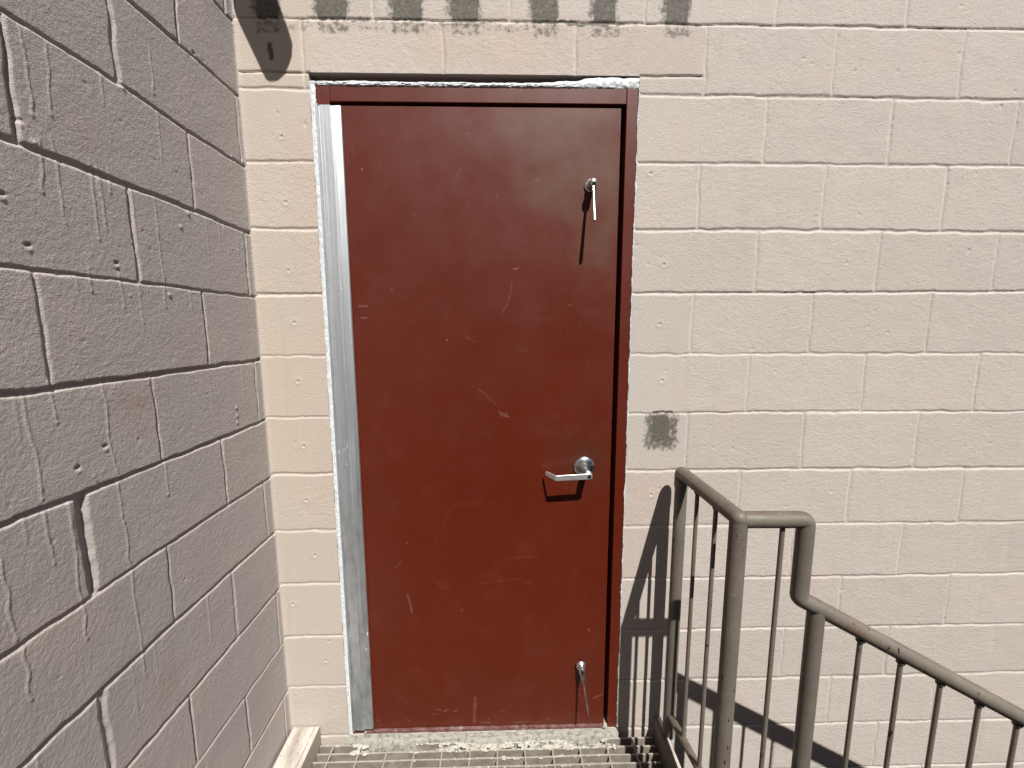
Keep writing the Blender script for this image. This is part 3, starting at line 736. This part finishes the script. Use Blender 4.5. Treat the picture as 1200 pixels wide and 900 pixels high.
bm = bmesh.new(); box(bm, -.0670, -.0560, -2.0, -.004, -2.335, -2.184); o = from_bm('edge_channel', bm, M['rail'], land, bevel=.0015); o['label'] = 'taupe edge plate under the railing'
bm = bmesh.new(); box(bm, -.0555, -.0430, -2.0, -.006, -2.192, -2.186); child_late = from_bm('edge_flange', bm, M['cream'], land, bevel=.001)
bm = bmesh.new(); box(bm, -1.42, .0, -2.015, -2.0025, -2.335, ZC); from_bm('edge_beam', bm, M['cream'], land, bevel=.0015)
for px_, py_ in ((-1.37, -1.93), (-.04, -1.93)):
    bm = bmesh.new(); box(bm, px_-.03, px_+.03, py_-.03, py_+.03, -3.88, -2.336); from_bm('support_leg', bm, M['rail'], land, bevel=.003)

# sill and mortar
sx = segs(-1.2215, .005, -.2055); sy = segs(.030, .003, -.030)
SX, SY = np.meshgrid(sx, sy, indexing='ij')
front = -.015 - .006*vnoise(sx, np.array([0.]), .03, 1, 71)[:, 0] - .014*np.maximum(0, vnoise(sx, np.array([0.]), .12, 1, 72)[:, 0]-.45)*2
dz = -.060*smooth01((front[:, None] - SY)/.004) + (vnoise(sx, sy, .02, .012, 73)-.5)*.004 + (vnoise(sx, sy, .008, .005, 74)-.5)*.0018
SZ = -2.2395 + dz
me = grid_mesh('sill', np.stack([SX, SY, SZ], -1), np.ones((len(sx)-1, len(sy)-1), bool), None, flip=True)
link('sill', me, M['sill'], door)
bm = bmesh.new(); rm = random.Random(21)
def blob(cx, cy, cz, sx_, sy_, sz_):
    r = bmesh.ops.create_icosphere(bm, subdivisions=2, radius=1)
    a = rm.uniform(0, 6.28)
    for v in r['verts']:
        q = v.co.normalized(); k = 1 + .35*math.sin(q.x*5+a)*math.cos(q.y*4+a*2) + rm.uniform(-.12, .12)
        v.co = Vector((cx + q.x*sx_*k, cy + q.y*sy_*k, cz + q.z*sz_*k))
for _ in range(330):
    t = rm.random()
    x = rm.triangular(-1.0, -.2, -.5) if rm.random() < .75 else rm.uniform(-1.30, -.2)
    row = min(3, int(rm.expovariate(.85))); yb = -.0175 - .0305*row + rm.uniform(-.006, .004)
    s = rm.uniform(.0014, .0038)*(1.25 if row == 0 else 1)
    blob(x, yb, ZG + .0003, s*rm.uniform(1, 2.6), s*.9, s*.65)
for _ in range(90):
    x = rm.triangular(-.95, -.21, -.6); yb = rm.uniform(-.045, -.018)
    blob(x, yb, ZG - rm.uniform(0, .004), rm.uniform(.006, .018), rm.uniform(.004, .009), rm.uniform(.0015, .0035))
for x0, y0, sc in [(-1.18,-.020,.020),(-1.15,-.026,.014),(-1.09,-.022,.010),(-1.185,-.048,.016),(-1.15,-.050,.010),(-.86,-.022,.014),(-.26,-.022,.014),(-.235,-.050,.014)]:
    for _ in range(9): blob(x0+rm.gauss(0, sc*.8), y0+rm.gauss(0, .004), ZG+rm.uniform(0,.002), sc*rm.uniform(.3,.6), sc*.3, sc*rm.uniform(.12,.25))
tag(from_bm('mortar_crumbs', bm, M['splat'], smooth=True), 'white mortar crumbs and splashes along the door edge of the grating', kind='stuff')

# ------------------------------------------------------------------ railing
rail = empty('pipe_railing', (-.04, -.07, ZC))
tag(rail, 'taupe painted steel pipe railing with pickets, turning from the landing down the stairs', 'railing')
RX, YA, YB, ZR, R0 = -.040, -.071, -.410, -1.2000, .0212
def part(name, pts, r, rb=0, n=24, parent=rail, mat='rail'):
    bm = bmesh.new(); tube(bm, fillet(pts, rb) if rb else pts, r, n)
    return from_bm(name, bm, M[mat], parent, smooth=True)
# rail run at right angles to the wall, its end post turned down by the wall
part('top_rail', [(RX, YA+.004, ZR-.05), (RX, YA+.004, ZR), (RX, YB, ZR)], R0, .012)
part('post', [(RX, YA, ZC), (RX, YA, ZR-.03)], R0-.0010)
part('post', [(RX, YB, -2.36), (RX, YB, ZR+.002)], R0+.0006)
bm = bmesh.new(); bmesh.ops.create_uvsphere(bm, u_segments=24, v_segments=16, radius=R0+.0012)
for v in bm.verts: v.co += Vector((RX, YB, ZR))
from_bm('corner_joint', bm, M['rail'], rail, smooth=True)
# run along the stairs: short level piece, drop, slope
SL = -.5626
x0, z0 = .134, -1.4200
xe = 2.42; ze = z0 + SL*(xe-x0)
part('stair_rail', [(RX, YB, ZR-.003), (.134, YB, ZR-.005), (.134, YB, z0), (xe, YB, ze), (xe, YB, ze-.06)], R0, .016)
part('post', [(.1845, YB, -2.46), (.1835, YB, z0+SL*.05-.004)], R0-.0004)
part('post', [(xe, YB, ze-1.08), (xe, YB, ze-.05)], R0)
def slope(x): return z0 + SL*(x-x0)
RP = .0062
bz = lambda y_: -2.104 + (y_-YA)/(YB-YA)*.058
for yy in (-.186, -.298):
    p = part('picket', [(RX, yy, bz(yy)), (RX, yy, ZR-R0*.6)], RP, n=12)
    bm = bmesh.new(); lathe(bm, [(.0062,-.004),(.0095,0),(.0095,.002),(.0062,.006)], (RX, yy, ZR-R0-.003), (0,0,1), 14)
    child(from_bm('weld', bm, M['weld'], rail, smooth=True), p)
part('bottom_rail', [(RX, YA, bz(YA)), (RX, YB, bz(YB))], .0125, n=18)
p = part('picket', [(.0735, YB, -2.05), (.0745, YB, ZR-R0*.6)], RP, n=12)
part('bottom_rail', [(RX, YB, -2.05), (.183, YB, -2.05)], .0125, n=18)
xs_p = [.3115 + .1182*k for k in range(18)]
for k, xp in enumerate(xs_p):
    if xp > xe - .05: break
    p = part('picket', [(xp-.004, YB, slope(xp)-.90), (xp, YB, slope(xp)-R0*.5)], RP, n=12)
    bm = bmesh.new(); lathe(bm, [(.0062,-.006),(.0105,-.001),(.0105,.004),(.0062,.008)], (xp, YB, slope(xp)-R0*1.17-.003), (0,0,1), 14)
    child(from_bm('weld', bm, M['weld'], rail, smooth=True), p)
part('bottom_rail', [(.18, YB, slope(.18)-.90), (xe, YB, slope(xe)-.90)], .0125, n=18)

# ------------------------------------------------------------------ stairs below the frame
st = empty('steel_stairs', (.3, -1.2, -2.3))
tag(st, 'steel stairs going down to the right from the grating landing', 'stairs', kind='thing')
xb = (-3.86 - ZG)/SL
for yy in (-.452, -1.96):
    bm = bmesh.new()
    v = [bm.verts.new((x_, y_, z_)) for y_ in (yy-.006, yy+.006) for x_, z_ in ((.010, -2.36), (.010, -2.20), (xb+.12, -3.72), (xb+.12, -3.88))]
    for f in ((0,1,2,3),(7,6,5,4),(0,4,5,1),(1,5,6,2),(2,6,7,3),(3,7,4,0)): bm.faces.new([v[i] for i in f])
    from_bm('stringer', bm, M['rail'], st)
k = 1
while ZG - .15*k > -3.8:
    zt = ZG - .15*k; xa = .02 + .2667*(k-1); bm = bmesh.new()
    for j in range(9): box(bm, xa + j*.0325, xa + j*.0325 + .005, -1.950, -.462, zt-.03, zt)
    box(bm, xa+.268, xa+.275, -1.950, -.462, zt-.045, zt+.001)
    from_bm('tread', bm, M['galv'], st); k += 1

# ------------------------------------------------------------------ lamp above the frame, whose shadow falls by the corner
lamp = empty('wall_lamp', (-1.28, 0, .62))
tag(lamp, 'grey wall lamp on an arm above the left corner of the door', 'lamp')
SUN = Vector((-.35, 1.0, -1.50))
LY = -.25
out = [(-1.417,.202),(-1.352,.052),(-1.346,.041),(-1.334,.037),(-1.312,.040),(-1.292,.056),(-1.278,.078),(-1.267,.103),(-1.263,.134),(-1.275,.180),(-1.298,.249),(-1.322,.31),(-1.345,.345),(-1.38,.352),(-1.41,.330),(-1.427,.29),(-1.427,.235)]
bm = bmesh.new()
fa = [bm.verts.new((x_ - SUN.x*-LY, LY, z_ - SUN.z*-LY)) for x_, z_ in out]
fb = [bm.verts.new((v.co.x, LY-.010, v.co.z)) for v in fa]
n = len(out)
for i in range(n): bm.faces.new((fa[i], fa[(i+1)%n], fb[(i+1)%n], fb[i]))
bm.faces.new(fa); bm.faces.new(list(reversed(fb)))
from_bm('lamp_head', bm, M['lamp'], lamp, bevel=.003)
bm = bmesh.new(); tube(bm, fillet([(-1.28,-.004,.62),(-1.28,-.17,.62),(-1.285,LY+.004,.600)], .03), .011, 16)
from_bm('arm', bm, M['lamp'], lamp, smooth=True)
bm = bmesh.new(); lathe(bm, [(0,0),(.045,0),(.045,.008),(.04,.012),(0,.012)], (-1.28,-.003,.62), (0,-1,0), 32)
from_bm('wall_plate', bm, M['lamp'], lamp, smooth=True)

# ------------------------------------------------------------------ unseen building added behind the camera to block sky and deepen shadows
bl = empty('sky_blocker', (0, -7, -3.88))
tag(bl, 'unseen dark brick building added behind the camera to hold back sky light', 'building')
def opening_wall():
    bm = bmesh.new(); wxs = [-12 + 3.0*i for i in range(9)]
    rows = [(-2.9, -1.3), (.2, 1.9), (3.2, 4.9)]
    # piers and bands, leaving real openings
    for a, b in [(-13.5, wxs[0])] + [(wxs[i]+1.4, wxs[i+1]) for i in range(8)] + [(wxs[8]+1.4, 14.9)]:
        box(bm, a, b, -7.3, -7.0, -3.88, 6.5)
    for x in wxs:
        for z0, z1 in ((-3.88, -2.9), (-1.3, .2), (1.9, 3.2), (4.9, 6.5)): box(bm, x+.001, x+1.399, -7.3, -7.0, z0, z1)
    from_bm('wall', bm, M['brick'], bl)
    for x in wxs:
        for z0, z1 in rows:
            bm = bmesh.new()
            for a, b, c, d in ((x+.002, x+.07, z0+.002, z1-.002), (x+1.33, x+1.398, z0+.002, z1-.002), (x+.071, x+1.329, z0+.002, z0+.07), (x+.071, x+1.329, z1-.07, z1-.002), (x+.67, x+.73, z0+.071, z1-.071)):
                box(bm, a, b, -7.2, -7.12, c, d)
            wf = from_bm('window', bm, M['lamp'], bl)
            bm = bmesh.new(); box(bm, x+.07, x+1.33, -7.17, -7.16, z0+.07, z1-.07)
            child(from_bm('pane', bm, M['glass'], bl), wf)
    bm = bmesh.new(); box(bm, -13.6, 15.0, -12, -6.9, 6.501, 6.7); from_bm('roof', bm, M['concrete'], bl)
opening_wall()

# ------------------------------------------------------------------ light
w = bpy.data.worlds.new('World'); scene.world = w; w.use_nodes = True
nt = w.node_tree; bg = nt.nodes['Background']; sky = nt.nodes.new('ShaderNodeTexSky'); sky.sky_type = 'NISHITA'
sky.sun_disc = False
S = -SUN.normalized()
elev = math.asin(S.z); az = math.atan2(S.x, S.y)
sky.sun_elevation = elev; sky.sun_rotation = az
nt.links.new(sky.outputs[0], bg.inputs[0]); bg.inputs[1].default_value = .05
ld = bpy.data.lights.new('sun', 'SUN'); ld.energy = 5.0; ld.angle = math.radians(.53); ld.color = (1, .965, .915)
so = bpy.data.objects.new('sun', ld); COL.objects.link(so)
so.rotation_euler = SUN.to_track_quat('-Z', 'Y').to_euler(); so.location = (1, -3, 4)

# ------------------------------------------------------------------ camera
cd = bpy.data.cameras.new('camera'); cd.sensor_width = 36; cd.lens = 490.242/1200*36; cd.clip_end = 500; cd.clip_start = .02
co = bpy.data.objects.new('camera', cd); COL.objects.link(co)
r = Vector((0.9997079, -0.02404242, -0.00246713)); u = Vector((0.0056196, 0.13195207, 0.99124017)); f = Vector((0.02350627, 0.99096449, -0.13204863))
m = Matrix((( r.x, u.x, -f.x, -.637676), (r.y, u.y, -f.y, -1.401244), (r.z, u.z, -f.z, -.721041), (0, 0, 0, 1)))
co.matrix_world = m
scene.camera = co
scene.render.resolution_x = 1024; scene.render.resolution_y = 768
vs = scene.view_settings; vs.view_transform = 'Standard'; vs.look = 'None'; vs.exposure = .72; vs.gamma = 1
